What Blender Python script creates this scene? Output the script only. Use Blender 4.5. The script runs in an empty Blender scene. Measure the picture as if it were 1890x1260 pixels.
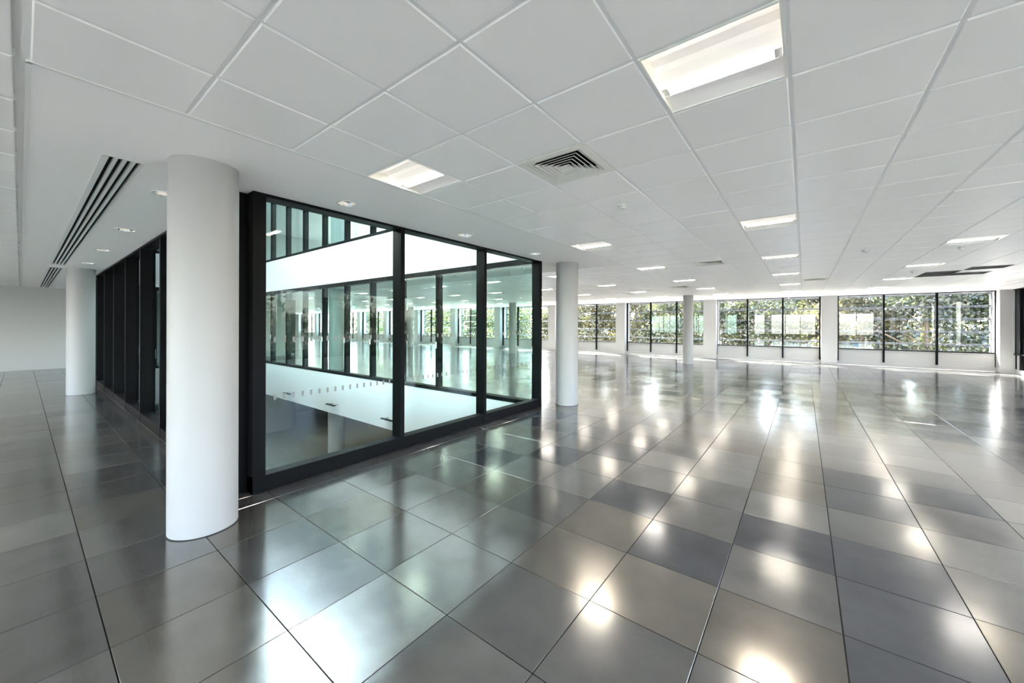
import bpy, bmesh, math, random
import numpy as np
from mathutils import Matrix, Vector

# ------------------------------------------------------------------ camera, world, sun, exposure
scene = bpy.context.scene
coll = scene.collection
CAM_H = 1.660
YAW = math.radians(37.2015)
FPX, CXP, YHP = 696.327, 955.289, 599.446
cam_data = bpy.data.cameras.new('camera')
cam_data.sensor_fit = 'HORIZONTAL'
cam_data.sensor_width = 36.0
cam_data.lens = FPX / 1890 * 36.0
cam_data.shift_x = -(CXP - 945) / 1890
cam_data.shift_y = -(630 - YHP) / 1890
cam_data.clip_start = 0.05
cam_data.clip_end = 500
cam = bpy.data.objects.new('camera', cam_data)
coll.objects.link(cam)
cam.matrix_world = (Matrix.Translation((0, 0, CAM_H)) @ Matrix.Rotation(YAW, 4, 'Z')
                    @ Matrix.Rotation(math.pi / 2, 4, 'X') @ Matrix.Rotation(0.0027, 4, 'Z'))
scene.camera = cam

SUN_DIR = Vector((0.64, -1.0, -1.30)).normalized()
world = bpy.data.worlds.new('world')
scene.world = world
world.use_nodes = True
wn = world.node_tree
wn.nodes.clear()
sky = wn.nodes.new('ShaderNodeTexSky')
sky.sky_type = 'NISHITA'
sky.sun_disc = False
sky.sun_elevation = math.asin(-SUN_DIR.z)
sky.sun_rotation = math.atan2(-SUN_DIR.x, -SUN_DIR.y)
sky.air_density = 1.0
sky.dust_density = 2.0
sky.ozone_density = 1.0
bg = wn.nodes.new('ShaderNodeBackground')
bg.inputs['Strength'].default_value = 1.95
wo = wn.nodes.new('ShaderNodeOutputWorld')
haze = wn.nodes.new('ShaderNodeMix'); haze.data_type = 'RGBA'      # thin bright cloud veil over the blue
haze.inputs[0].default_value = 0.36
haze.inputs[7].default_value = (1.0, 1.0, 0.98, 1)
wn.links.new(sky.outputs[0], haze.inputs[6])
wn.links.new(haze.outputs[2], bg.inputs['Color'])
wn.links.new(bg.outputs[0], wo.inputs['Surface'])

sun_data = bpy.data.lights.new('sun', 'SUN')
sun_data.energy = 50.0
sun_data.angle = math.radians(0.6)
sun_data.color = (1.0, 0.95, 0.87)
sun = bpy.data.objects.new('sun', sun_data)
coll.objects.link(sun)
sun.rotation_euler = SUN_DIR.to_track_quat('-Z', 'Y').to_euler()
sun.location = (-20, 50, 40)

LAMP = 22.0            # luminance of the luminaire lenses
LAMP_W = 4.5          # light output of each luminaire
scene.view_settings.view_transform = 'Standard'
scene.view_settings.look = 'None'
scene.view_settings.exposure = 2.0
scene.view_settings.gamma = 1.0
scene.view_settings.use_curve_mapping = False
scene.cycles.max_bounces = 9
scene.cycles.diffuse_bounces = 5
scene.cycles.glossy_bounces = 5
scene.cycles.transmission_bounces = 4
scene.cycles.transparent_max_bounces = 24
scene.cycles.use_denoising = True
scene.cycles.sample_clamp_indirect = 6.0

# ------------------------------------------------------------------ dimensions (metres)
HC = 2.957                       # ceiling height
FX, FY = -2.8278, 0.8790         # floor joint origin
CX, CY = -1.8613, 0.6176         # ceiling joint origin
XW, XE = -22.05, 5.83            # west core wall, east wall
YS, YNW = -9.6, 21.04            # south wall, inner face of the north piers
YWIN = 21.40                     # north window plane
XFAR = -52.5
YCORE = 9.05
GX, GY0, GY1, GXW = -4.42, 1.38, 6.42, -19.45   # atrium glass planes
FD = 0.16                        # frame depth on the office side
ZLOW = -3.96                     # lower storey floor
ZUP = 4.33                       # upper storey sill level
rnd = random.Random(7)


# ------------------------------------------------------------------ helpers
def link(o, parent=None):
    coll.objects.link(o)
    if parent is not None:
        o.parent = parent
    return o


def tag(o, label=None, cat=None, group=None, kind=None):
    if label: o['label'] = label
    if cat: o['category'] = cat
    if group: o['group'] = group
    if kind: o['kind'] = kind
    return o


def thing(name, loc, label, cat, group=None, rz=0.0):
    o = bpy.data.objects.new(name, None)
    o.empty_display_size = 0.1
    link(o)
    o.location = loc
    o.rotation_euler = (0, 0, rz)
    return tag(o, label, cat, group)


def copy_tree(root, loc, label=None, group=None, rz=None):
    r = root.copy()
    coll.objects.link(r)
    r.location = loc
    if rz is not None: r.rotation_euler = (0, 0, rz)
    if label: r['label'] = label
    if group: r['group'] = group
    for ch in root.children:
        c = ch.copy(); coll.objects.link(c); c.parent = r
        for g in ch.children:
            d = g.copy(); coll.objects.link(d); d.parent = c
    return r


class MB:
    """collects polygons, builds ONE mesh object"""
    def __init__(self, F=None):
        self.v, self.f, self.mi = [], [], []
        self.F = F

    def add(self, verts, faces, m=0):
        b = len(self.v)
        self.v += [tuple(self.F(*p)) if self.F else tuple(p) for p in verts]
        self.f += [tuple(b + i for i in fc) for fc in faces]
        self.mi += [m] * len(faces)
        return self

    def box(self, x0, x1, y0, y1, z0, z1, m=0):
        v = [(x, y, z) for z in (z0, z1) for y in (y0, y1) for x in (x0, x1)]
        f = [(0, 2, 3, 1), (4, 5, 7, 6), (0, 1, 5, 4), (2, 6, 7, 3), (0, 4, 6, 2), (1, 3, 7, 5)]
        return self.add(v, f, m)

    def quad(self, a, b, c, d, m=0):
        return self.add([a, b, c, d], [(0, 1, 2, 3)], m)

    def lathe(self, prof, n=32, c=(0, 0), m=0, close=False):
        vs, fs = [], []
        for r, z in prof:
            for k in range(n):
                a = 2 * math.pi * k / n
                vs.append((c[0] + r * math.cos(a), c[1] + r * math.sin(a), z))
        for i in range(len(prof) - 1):
            for k in range(n):
                a, b = i * n + k, i * n + (k + 1) % n
                fs.append((a, b, b + n, a + n))
        if close:
            fs.append(tuple(range(n))[::-1])
            fs.append(tuple(range((len(prof) - 1) * n, len(prof) * n)))
        return self.add(vs, fs, m)

    def bar(self, p, q, w, m=0):
        p, q = Vector(p), Vector(q)
        d = (q - p).normalized()
        u = d.cross(Vector((0, 0, 1)))
        if u.length < 1e-4: u = Vector((1, 0, 0))
        u.normalize(); v = d.cross(u)
        vs = []
        for e in (p, q):
            for a, b in ((-1, -1), (1, -1), (1, 1), (-1, 1)):
                vs.append(tuple(e + u * a * w / 2 + v * b * w / 2))
        return self.add(vs, [(0, 1, 2, 3), (7, 6, 5, 4), (0, 4, 5, 1), (1, 5, 6, 2), (2, 6, 7, 3), (3, 7, 4, 0)], m)

    def build(self, name, mats, parent=None, smooth=False, recalc=True):
        me = bpy.data.meshes.new(name)
        me.from_pydata(self.v, [], self.f)
        if not isinstance(mats, (list, tuple)): mats = [mats]
        for m in mats: me.materials.append(m)
        if any(self.mi): me.polygons.foreach_set('material_index', self.mi)
        if recalc:
            bm = bmesh.new(); bm.from_mesh(me)
            bmesh.ops.recalc_face_normals(bm, faces=bm.faces)
            bm.to_mesh(me); bm.free()
        if smooth:
            me.polygons.foreach_set('use_smooth', [True] * len(me.polygons))
            try: me.set_sharp_from_angle(angle=math.radians(40))
            except Exception: pass
        me.update()
        return link(bpy.data.objects.new(name, me), parent)


def struct(o, label=None):
    o['kind'] = 'structure'
    if label: o['label'] = label
    return o


def bevel(o, w, seg=2):
    md = o.modifiers.new('bevel', 'BEVEL')
    md.width = w; md.segments = seg; md.limit_method = 'ANGLE'
    return o


def project(x, y, z):
    R = math.cos(YAW) * x + math.sin(YAW) * y
    D = -math.sin(YAW) * x + math.cos(YAW) * y
    if D < 0.05: return None
    return CXP + FPX * R / D, YHP - FPX * (z - CAM_H) / D, D


# ------------------------------------------------------------------ materials
def new_mat(name):
    m = bpy.data.materials.new(name)
    m.use_nodes = True
    nt = m.node_tree
    return m, nt, nt.nodes['Principled BSDF']


def N(nt, kind, **inp):
    n = nt.nodes.new(kind)
    for k, v in inp.items():
        n.inputs[k.replace('_', ' ')].default_value = v
    return n


def math_node(nt, op, a=None, b=None):
    n = nt.nodes.new('ShaderNodeMath'); n.operation = op
    for i, x in enumerate((a, b)):
        if x is None: continue
        if isinstance(x, (int, float)): n.inputs[i].default_value = x
        else: nt.links.new(x, n.inputs[i])
    return n.outputs[0]


def plain(name, col, rough=0.5, metal=0.0, bump=0.0, scale=40.0, var=0.0, spec=0.5):
    m, nt, p = new_mat(name)
    p.inputs['Base Color'].default_value = (*col, 1)
    p.inputs['Roughness'].default_value = rough
    p.inputs['Metallic'].default_value = metal
    p.inputs['Specular IOR Level'].default_value = spec
    if bump or var:
        geo = nt.nodes.new('ShaderNodeNewGeometry')
        nz = N(nt, 'ShaderNodeTexNoise', Scale=scale, Detail=4.0)
        nt.links.new(geo.outputs['Position'], nz.inputs['Vector'])
        if bump:
            b = N(nt, 'ShaderNodeBump', Strength=bump, Distance=0.01)
            nt.links.new(nz.outputs['Fac'], b.inputs['Height'])
            nt.links.new(b.outputs[0], p.inputs['Normal'])
        if var:
            rp = nt.nodes.new('ShaderNodeMapRange')
            rp.inputs['To Min'].default_value = 1 - var
            rp.inputs['To Max'].default_value = 1 + var
            nt.links.new(nz.outputs['Fac'], rp.inputs['Value'])
            mx = nt.nodes.new('ShaderNodeMix'); mx.data_type = 'RGBA'; mx.blend_type = 'MULTIPLY'
            mx.inputs[0].default_value = 1.0
            mx.inputs[6].default_value = (*col, 1)
            nt.links.new(rp.outputs[0], mx.inputs[7])
            nt.links.new(mx.outputs[2], p.inputs['Base Color'])
    return m


def emis(name, col, strength):
    m, nt, p = new_mat(name)
    p.inputs['Base Color'].default_value = (0.8, 0.8, 0.8, 1)
    p.inputs['Emission Color'].default_value = (*col, 1)
    p.inputs['Emission Strength'].default_value = strength
    return m


def glass_mat(name, tint, f0=0.045, gloss=(1, 1, 1)):
    m = bpy.data.materials.new(name); m.use_nodes = True
    nt = m.node_tree; nt.nodes.clear()
    out = nt.nodes.new('ShaderNodeOutputMaterial')
    mix = nt.nodes.new('ShaderNodeMixShader')
    tr = nt.nodes.new('ShaderNodeBsdfTransparent'); tr.inputs[0].default_value = (*tint, 1)
    gl = nt.nodes.new('ShaderNodeBsdfGlossy'); gl.inputs['Roughness'].default_value = 0.0
    gl.inputs[0].default_value = (*gloss, 1)
    lw = nt.nodes.new('ShaderNodeLayerWeight'); lw.inputs[0].default_value = 0.5
    pw = math_node(nt, 'POWER', lw.outputs['Facing'], 5.0)
    fac = math_node(nt, 'MULTIPLY_ADD', pw, 1 - f0)
    fac.node.inputs[2].default_value = f0
    nt.links.new(fac, mix.inputs[0])
    nt.links.new(tr.outputs[0], mix.inputs[1]); nt.links.new(gl.outputs[0], mix.inputs[2])
    nt.links.new(mix.outputs[0], out.inputs[0])
    return m


def steel_mat(name, col, rough):
    """bare galvanised access-floor panel: soft clouds, faint scratches, a tone of its own per panel"""
    m, nt, p = new_mat(name)
    geo = nt.nodes.new('ShaderNodeNewGeometry')
    sub = nt.nodes.new('ShaderNodeVectorMath'); sub.operation = 'SUBTRACT'
    sub.inputs[1].default_value = (FX, FY, 0)
    nt.links.new(geo.outputs['Position'], sub.inputs[0])
    sc = nt.nodes.new('ShaderNodeVectorMath'); sc.operation = 'MULTIPLY'
    sc.inputs[1].default_value = (1 / 0.6, 1 / 0.6, 0)
    nt.links.new(sub.outputs[0], sc.inputs[0])
    fl = nt.nodes.new('ShaderNodeVectorMath'); fl.operation = 'FLOOR'
    nt.links.new(sc.outputs[0], fl.inputs[0])
    wnz = nt.nodes.new('ShaderNodeTexWhiteNoise'); wnz.noise_dimensions = '2D'
    nt.links.new(fl.outputs[0], wnz.inputs['Vector'])
    off = nt.nodes.new('ShaderNodeVectorMath'); off.operation = 'MULTIPLY_ADD'
    off.inputs[1].default_value = (7, 7, 7)
    nt.links.new(wnz.outputs['Color'], off.inputs[0]); nt.links.new(geo.outputs['Position'], off.inputs[2])
    cl = N(nt, 'ShaderNodeTexNoise', Scale=3.0, Detail=6.0, Roughness=0.6)
    nt.links.new(off.outputs[0], cl.inputs['Vector'])
    st = nt.nodes.new('ShaderNodeVectorMath'); st.operation = 'MULTIPLY'
    st.inputs[1].default_value = (5, 70, 5)
    nt.links.new(off.outputs[0], st.inputs[0])
    stn = N(nt, 'ShaderNodeTexNoise', Scale=1.0, Detail=5.0, Roughness=0.6)
    nt.links.new(st.outputs[0], stn.inputs['Vector'])
    # value = 0.78..1.22 from panel + clouds + grain
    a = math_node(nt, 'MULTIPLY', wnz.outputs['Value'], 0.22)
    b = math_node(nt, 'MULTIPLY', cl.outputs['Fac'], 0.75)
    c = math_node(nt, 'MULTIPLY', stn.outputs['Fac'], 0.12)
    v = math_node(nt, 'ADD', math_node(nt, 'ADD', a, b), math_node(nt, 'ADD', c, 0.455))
    mx = nt.nodes.new('ShaderNodeMix'); mx.data_type = 'RGBA'; mx.blend_type = 'MULTIPLY'
    mx.inputs[0].default_value = 1.0; mx.inputs[6].default_value = (*col, 1)
    nt.links.new(v, mx.inputs[7])
    nt.links.new(mx.outputs[2], p.inputs['Base Color'])
    p.inputs['Metallic'].default_value = 0.85
    r1 = math_node(nt, 'MULTIPLY', cl.outputs['Fac'], 0.10)
    r2 = math_node(nt, 'MULTIPLY', wnz.outputs['Value'], 0.05)
    r = math_node(nt, 'ADD', math_node(nt, 'ADD', r1, r2), rough - 0.07)
    nt.links.new(r, p.inputs['Roughness'])
    bp = N(nt, 'ShaderNodeBump', Strength=0.05, Distance=0.002)
    nt.links.new(stn.outputs['Fac'], bp.inputs['Height'])
    nt.links.new(bp.outputs[0], p.inputs['Normal'])
    return m


def leaf_mat(name, c1, c2):
    m = bpy.data.materials.new(name); m.use_nodes = True
    nt = m.node_tree; nt.nodes.clear()
    out = nt.nodes.new('ShaderNodeOutputMaterial')
    geo = nt.nodes.new('ShaderNodeNewGeometry')
    mx = nt.nodes.new('ShaderNodeMix'); mx.data_type = 'RGBA'
    mx.inputs[6].default_value = (*c1, 1); mx.inputs[7].default_value = (*c2, 1)
    nt.links.new(geo.outputs['Random Per Island'], mx.inputs[0])
    d = nt.nodes.new('ShaderNodeBsdfDiffuse'); t = nt.nodes.new('ShaderNodeBsdfTranslucent')
    g = nt.nodes.new('ShaderNodeBsdfGlossy'); g.inputs['Roughness'].default_value = 0.35
    nt.links.new(mx.outputs[2], d.inputs[0]); nt.links.new(mx.outputs[2], t.inputs[0])
    m1 = nt.nodes.new('ShaderNodeMixShader'); m1.inputs[0].default_value = 0.55
    nt.links.new(d.outputs[0], m1.inputs[1]); nt.links.new(t.outputs[0], m1.inputs[2])
    m2 = nt.nodes.new('ShaderNodeMixShader'); m2.inputs[0].default_value = 0.06
    nt.links.new(m1.outputs[0], m2.inputs[1]); nt.links.new(g.outputs[0], m2.inputs[2])
    nt.links.new(m2.outputs[0], out.inputs[0])
    return m


M = {}
M['white_wall'] = plain('white_wall_paint', (0.53, 0.525, 0.525), 0.6, bump=0.02, scale=120, var=0.015)
M['spandrel'] = plain('white_spandrel_panel', (0.63, 0.625, 0.62), 0.55, var=0.01)
M['plaster'] = plain('white_plaster_soffit', (0.945, 0.92, 0.915), 0.55, bump=0.015, scale=90, var=0.012)
M['tile'] = plain('powder_coated_metal_tile', (0.945, 0.92, 0.915), 0.36, bump=0.01, scale=300, var=0.02)
M['runner'] = plain('white_grid_runner', (0.86, 0.86, 0.85), 0.45, var=0.01)
M['void_and_shade'] = plain('dark_void_and_blade_shade', (0.012, 0.012, 0.012), 0.9, var=0.1)
M['slab'] = plain('concrete_slab', (0.10, 0.10, 0.10), 0.85, bump=0.1, var=0.1)
M['joint'] = plain('dark_floor_joint', (0.02, 0.02, 0.02), 0.8, var=0.1)
M['column'] = plain('white_column_paint', (0.365, 0.36, 0.36), 0.5, bump=0.012, scale=60, var=0.01)
M['black_ring'] = plain('black_base_ring', (0.012, 0.012, 0.013), 0.6, var=0.1)
M['frame'] = plain('black_powder_coat', (0.0035, 0.0037, 0.0042), 0.42, bump=0.01, scale=400, var=0.1, spec=0.085)
M['frame_win'] = plain('black_window_frame', (0.004, 0.0045, 0.006), 0.4, bump=0.01, scale=400, var=0.1, spec=0.08)
M['glass'] = glass_mat('atrium_glass', (0.87, 0.955, 0.94), 0.018, (0.6, 0.6, 0.6))
M['win_glass'] = glass_mat('window_glass', (0.97, 0.98, 0.975), 0.04)
def frit_mat(name, tint, diff, fac):
    m = glass_mat(name, tint, 0.05)
    nt = m.node_tree
    out = [n for n in nt.nodes if n.type == 'OUTPUT_MATERIAL'][0]
    src = out.inputs[0].links[0].from_socket
    d = nt.nodes.new('ShaderNodeBsdfDiffuse'); d.inputs[0].default_value = (*diff, 1)
    mx = nt.nodes.new('ShaderNodeMixShader'); mx.inputs[0].default_value = fac
    nt.links.new(src, mx.inputs[1]); nt.links.new(d.outputs[0], mx.inputs[2]); nt.links.new(mx.outputs[0], out.inputs[0])
    return m


M['louvre_glass'] = frit_mat('fritted_louvre_glass', (0.45, 0.48, 0.48), (0.05, 0.052, 0.052), 0.35)
M['dark_panel'] = plain('black_glazed_panel', (0.012, 0.013, 0.018), 0.22, var=0.1, spec=0.15)
M['roof_glass'] = glass_mat('tinted_roof_glass', (0.62, 0.64, 0.64), 0.04)
M['dash'] = plain('frosted_dash', (0.22, 0.23, 0.23), 0.7, var=0.02)
M['white_metal'] = plain('white_enamel', (0.80, 0.80, 0.78), 0.35, var=0.01)
M['grey_metal'] = plain('grey_anodised', (0.16, 0.165, 0.17), 0.4, 0.6, var=0.02)
M['cream_metal'] = plain('cream_enamel', (0.80, 0.79, 0.73), 0.4, var=0.01)
M['reflector'] = plain('satin_white_reflector', (0.86, 0.82, 0.76), 0.3, var=0.01)
M['lens'] = emis('lit_lamp_lens', (1.0, 0.90, 0.77), LAMP)
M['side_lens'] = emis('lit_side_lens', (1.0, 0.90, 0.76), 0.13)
M['near_glow_panel'] = emis('self_glow_near_reflector', (1.0, 0.88, 0.74), 0.10)  # glow put into the near reflector in place of lamp light on it
M['far_glow_panel'] = emis('self_glow_far_reflector', (1.0, 0.84, 0.72), 0.035)  # weaker built-in glow, standing in for lamp light on the far reflector
M['chrome'] = plain('faceted_chrome', (0.86, 0.86, 0.84), 0.08, 1.0, var=0.02)
M['bulb'] = emis('lit_downlight_bulb', (1.0, 0.86, 0.68), 1.2)
M['grille'] = plain('dark_grille', (0.015, 0.015, 0.016), 0.55, var=0.1)
M['plastic'] = plain('grey_white_plastic', (0.62, 0.62, 0.60), 0.45, var=0.02)
M['lower_floor'] = plain('grey_green_stone_floor', (0.23, 0.235, 0.21), 0.38, bump=0.03, scale=6, var=0.12)
M['sign_green'] = emis('green_exit_face', (0.01, 0.22, 0.10), 0.6)
M['sign_white'] = emis('white_exit_mark', (0.8, 0.9, 0.85), 0.8)
M['steel_mid'] = steel_mat('galvanised_panel', (0.212, 0.213, 0.212), 0.155)
M['steel_dark'] = steel_mat('galvanised_panel_blue_grey', (0.148, 0.156, 0.170), 0.145)
M['steel_light'] = steel_mat('galvanised_panel_pale', (0.262, 0.262, 0.258), 0.165)
M['steel_warm'] = steel_mat('galvanised_panel_buff', (0.222, 0.213, 0.196), 0.165)
M['leaf_a'] = leaf_mat('leaf_green', (0.0195, 0.0275, 0.0078), (0.0662, 0.0704, 0.0214))
M['leaf_b'] = leaf_mat('leaf_olive_yellow', (0.0292, 0.0335, 0.0097), (0.1052, 0.0915, 0.0331))
M['leaf_c'] = leaf_mat('leaf_dark_green', (0.0086, 0.0148, 0.0047), (0.0351, 0.0440, 0.0137))
M['bark'] = plain('bark', (0.10, 0.075, 0.05), 0.9, bump=0.4, scale=12, var=0.3)
M['grass'] = plain('grass', (0.085, 0.09, 0.045), 0.95, bump=0.3, scale=3, var=0.4)
M['paving'] = plain('added_pale_paving', (0.58, 0.56, 0.53), 0.85, bump=0.1, scale=8, var=0.1)
M['asphalt'] = plain('asphalt', (0.16, 0.17, 0.18), 0.9, bump=0.1, scale=20, var=0.15)
M['render_white'] = plain('white_render', (0.74, 0.74, 0.72), 0.8, var=0.04)
M['roof_grey'] = plain('grey_metal_roof', (0.45, 0.50, 0.54), 0.5, var=0.05)
M['dark_glass'] = plain('dark_window_pane', (0.03, 0.05, 0.07), 0.08, var=0.05)
M['hedge'] = leaf_mat('hedge_leaf', (0.0117, 0.0176, 0.0047), (0.0467, 0.0528, 0.0156))

# ------------------------------------------------------------------ floor
ATR = (GXW - FD, GX + FD, GY0 - FD, GY1 + FD)        # hole in the slabs: x0,x1,y0,y1


def slab_rects():
    x0, x1, y0, y1 = ATR
    return [(XW, XE + .35, YS - .3, y0), (x1, XE + .35, y0, y1), (XW, XE + .35, y1, YWIN + .25),
            (XW, x0, y0, y1), (XFAR, XW, YCORE, YWIN + .25)] + [(GX, x1, y0, GY0), (GX, x1, GY1, y1), (x0, GXW, y0, GY0), (x0, GXW, GY1, y1)]


mb = MB()
for r in slab_rects(): mb.box(r[0], r[1], r[2], r[3], -0.45, -0.021)
floor = struct(mb.build('floor', M['joint'], recalc=False), 'raised access floor of bare grey steel panels')


def inside(x0, x1, y0, y1, rects):
    """clip a cell against a list of rects; biggest overlap wins"""
    best, ba = None, 0
    for a, b, c, d in rects:
        u0, u1, w0, w1 = max(x0, a), min(x1, b), max(y0, c), min(y1, d)
        if u1 - u0 > 0.03 and w1 - w0 > 0.03 and (u1 - u0) * (w1 - w0) > ba:
            best, ba = (u0, u1, w0, w1), (u1 - u0) * (w1 - w0)
    return best


def grid_cells(ox, oy, rects):
    out = []
    lo = min(r[0] for r in rects), min(r[2] for r in rects)
    hi = max(r[1] for r in rects), max(r[3] for r in rects)
    for i in range(math.floor((lo[0] - ox) / .6), math.ceil((hi[0] - ox) / .6)):
        for j in range(math.floor((lo[1] - oy) / .6), math.ceil((hi[1] - oy) / .6)):
            x0, y0 = ox + .6 * i, oy + .6 * j
            for a, b, c, d in rects:
                u0, u1, w0, w1 = max(x0, a), min(x0 + .6, b), max(y0, c), min(y0 + .6, d)
                if u1 - u0 > 0.04 and w1 - w0 > 0.04:
                    out.append((i, j, u0, u1, w0, w1))
    return out


def seen_size(c, z):
    p = project((c[2] + c[3]) / 2, (c[4] + c[5]) / 2, z)
    if p is None: return 0
    px, py, D = p
    mg = 300 / D
    if not (-mg < px < 1890 + mg and -mg < py < 1260 + mg): return 0
    cx_, cy_ = (c[2] + c[3]) / 2, (c[4] + c[5]) / 2
    if cx_ < GXW or (cx_ < -4.3 and cy_ > 1.2): return 0.0001 / D   # behind the glass: counts last
    return (c[3] - c[2]) * (c[5] - c[4]) / D ** 3


FRECTS = [(XW, XE, YS, YWIN - .02), (XFAR, XW, YCORE, YWIN - .02)]
NOTCH = [(GX, ATR[1], ATR[2], GY0), (GX, ATR[1], GY1, ATR[3]), (ATR[0], GXW, ATR[2], GY0), (ATR[0], GXW, GY1, ATR[3])]


def minus_hole(cells, hole):
    """cut the atrium opening out of the panel grid"""
    a, b, c, d = hole
    out = []
    for i, j, x0, x1, y0, y1 in cells:
        if x1 <= a or x0 >= b or y1 <= c or y0 >= d:
            out.append((i, j, x0, x1, y0, y1)); continue
        lo, hi = max(x0, a), min(x1, b)
        for q in ((x0, lo, y0, y1), (hi, x1, y0, y1), (lo, hi, y0, max(y0, c)), (lo, hi, min(y1, d), y1)):
            if q[1] - q[0] > .02 and q[3] - q[2] > .02: out.append((i, j) + q)
    return out


fcells = minus_hole(grid_cells(FX, FY, FRECTS), ATR)
for r in NOTCH:
    fcells.append((math.floor((r[0] - FX) / .6), math.floor((r[2] - FY) / .6)) + r)
fcells.sort(key=lambda c: -seen_size(c, 0))
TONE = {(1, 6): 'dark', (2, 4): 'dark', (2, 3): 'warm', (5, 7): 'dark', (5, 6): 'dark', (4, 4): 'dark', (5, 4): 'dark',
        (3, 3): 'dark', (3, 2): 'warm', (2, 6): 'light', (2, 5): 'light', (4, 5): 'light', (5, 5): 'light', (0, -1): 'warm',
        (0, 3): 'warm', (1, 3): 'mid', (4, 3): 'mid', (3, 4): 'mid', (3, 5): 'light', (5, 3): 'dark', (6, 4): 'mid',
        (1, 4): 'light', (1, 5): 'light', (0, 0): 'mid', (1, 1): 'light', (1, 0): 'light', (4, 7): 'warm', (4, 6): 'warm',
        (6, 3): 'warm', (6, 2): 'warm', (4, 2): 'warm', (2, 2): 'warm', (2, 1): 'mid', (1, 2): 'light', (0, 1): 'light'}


def tone(i, j):
    if (i, j) in TONE: return TONE[(i, j)]
    h = random.Random(i * 9176 + j * 131 + 5).random()
    return 'dark' if h < .10 else 'light' if h < .34 else 'warm' if h < .5 else 'mid'


def floor_tile_geo(w, d, ch=0.0014, th=0.019):
    """panel seen from above: flat top, chamfered lip, sides; local origin at panel centre"""
    a, b = w / 2 - .0024, d / 2 - .0024
    v = []
    for e, z in ((0, -th), (0, -ch), (-ch, 0)):
        v += [(-a - e * -1 * -1, -b - e * -1 * -1, z), (a + e, -b - e, z), (a + e, b + e, z), (-a - e, b + e, z)]
    v[0:4] = [(-a, -b, -th), (a, -b, -th), (a, b, -th), (-a, b, -th)]
    v[4:8] = [(-a, -b, -ch), (a, -b, -ch), (a, b, -ch), (-a, b, -ch)]
    v[8:12] = [(-a + ch, -b + ch, 0), (a - ch, -b + ch, 0), (a - ch, b - ch, 0), (-a + ch, b - ch, 0)]
    f = [(8, 9, 10, 11)]
    for k in range(4):
        n = (k + 1) % 4
        f += [(k, n, n + 4, k + 4), (k + 4, n + 4, n + 8, k + 8)]
    return v, f


fmesh = {}
rest_v, rest_f, rest_m = [], [], []
tones = ['mid', 'dark', 'light', 'warm']
for k, c in enumerate(fcells):
    i, j, x0, x1, y0, y1 = c
    w, d = round(x1 - x0, 3), round(y1 - y0, 3)
    t = tone(i, j)
    R = random.Random(i * 77 + j * 1013)
    tx, ty, dz = R.gauss(0, .0007), R.gauss(0, .0007), -abs(R.gauss(0, .0003))
    mx, my = (x0 + x1) / 2, (y0 + y1) / 2
    if k < 300:
        key = (w, d, t)
        if key not in fmesh:
            v, f = floor_tile_geo(w, d)
            me = bpy.data.meshes.new('floor_tile'); me.from_pydata(v, [], f)
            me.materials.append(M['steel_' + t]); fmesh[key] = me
        o = bpy.data.objects.new('floor_tile', fmesh[key])
        link(o, floor)
        o.location = (mx, my, dz); o.rotation_euler = (tx, ty, 0)
    else:
        v, f = floor_tile_geo(w, d)
        b = len(rest_v)
        rest_v += [(mx + p[0], my + p[1], dz + p[2] + p[1] * tx - p[0] * ty) for p in v]
        rest_f += [tuple(b + q for q in fc) for fc in f]
        rest_m += [tones.index(t)] * len(f)
me = bpy.data.meshes.new('floor_tile_field'); me.from_pydata(rest_v, [], rest_f)
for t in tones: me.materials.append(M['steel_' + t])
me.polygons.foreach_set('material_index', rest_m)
o = link(bpy.data.objects.new('floor_tile_field', me), floor)
o['kind'] = 'stuff'

# ------------------------------------------------------------------ ceiling
mb = MB()
for r in slab_rects(): mb.box(r[0], r[1], r[2], r[3], HC + 0.17, HC + 0.42)
ceiling = struct(mb.build('ceiling', M['slab'], recalc=False), 'suspended ceiling of square white metal tiles')

LUM_X = [CX + .6 * 2 + .3 - 2.4 * k for k in range(-1, 22)]           # luminaire columns, cell centres
LUM_Y = [CY + .6 * n + .3 for n in (2, 8, 13, 18, 23, 28, -3, -8, -13)]
DIFF = [(-1.5613, CY + 2.1), (-1.5613, CY + 8.1), (CX + 2.1, CY + 21 * .6 + .3), (CX - 1.5, CY + 21 * .6 + .3),
        (CX - 5.7, CY + 21 * .6 + .3), (CX + 4.5, CY + 2.1)]
XT1 = CX + .6 * 11
GRILLE = [(CX + .6 * 7 + .3, CY + .6 * 21 + .3), (CX + .6 * 7 + .3, CY + .6 * 22 + .3),
          (CX + .6 * 8 + .3, CY + .6 * 20 + .3), (CX + .6 * 8 + .3, CY + .6 * 22 + .3)]
XT0 = CX - .6 * 33
YT1 = CY + .6 * 33
CS, CN = CY - .6, CY + .6 * 12            # soffit edges south (0.0176) and north (7.8176)
SX = CX - 1.2                            # soffit edge east (-3.0613)
CRECTS = [(XT0, XT1, CY - .6 * 16, CS - .036), (SX, XT1, CS, CN), (XT0, XT1, CN, YT1), (CX - .6 * 83, XT0, CY + .6 * 15, YT1)]


def lum_ok(x, y):
    if y < CS: return x > XT0
    if y < CN: return x > SX
    return y > 9.6 or x > XT0


LUMS = [(x, y) for x in LUM_X for y in LUM_Y if lum_ok(x, y) and x > XFAR + 1]
taken = {(round((x - CX) / .6 - .5), round((y - CY) / .6 - .5)) for x, y in LUMS + DIFF + GRILLE}
ccells = [c for c in grid_cells(CX, CY, CRECTS) if (c[0], c[1]) not in taken]
ccells.sort(key=lambda c: -seen_size(c, HC))


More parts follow.
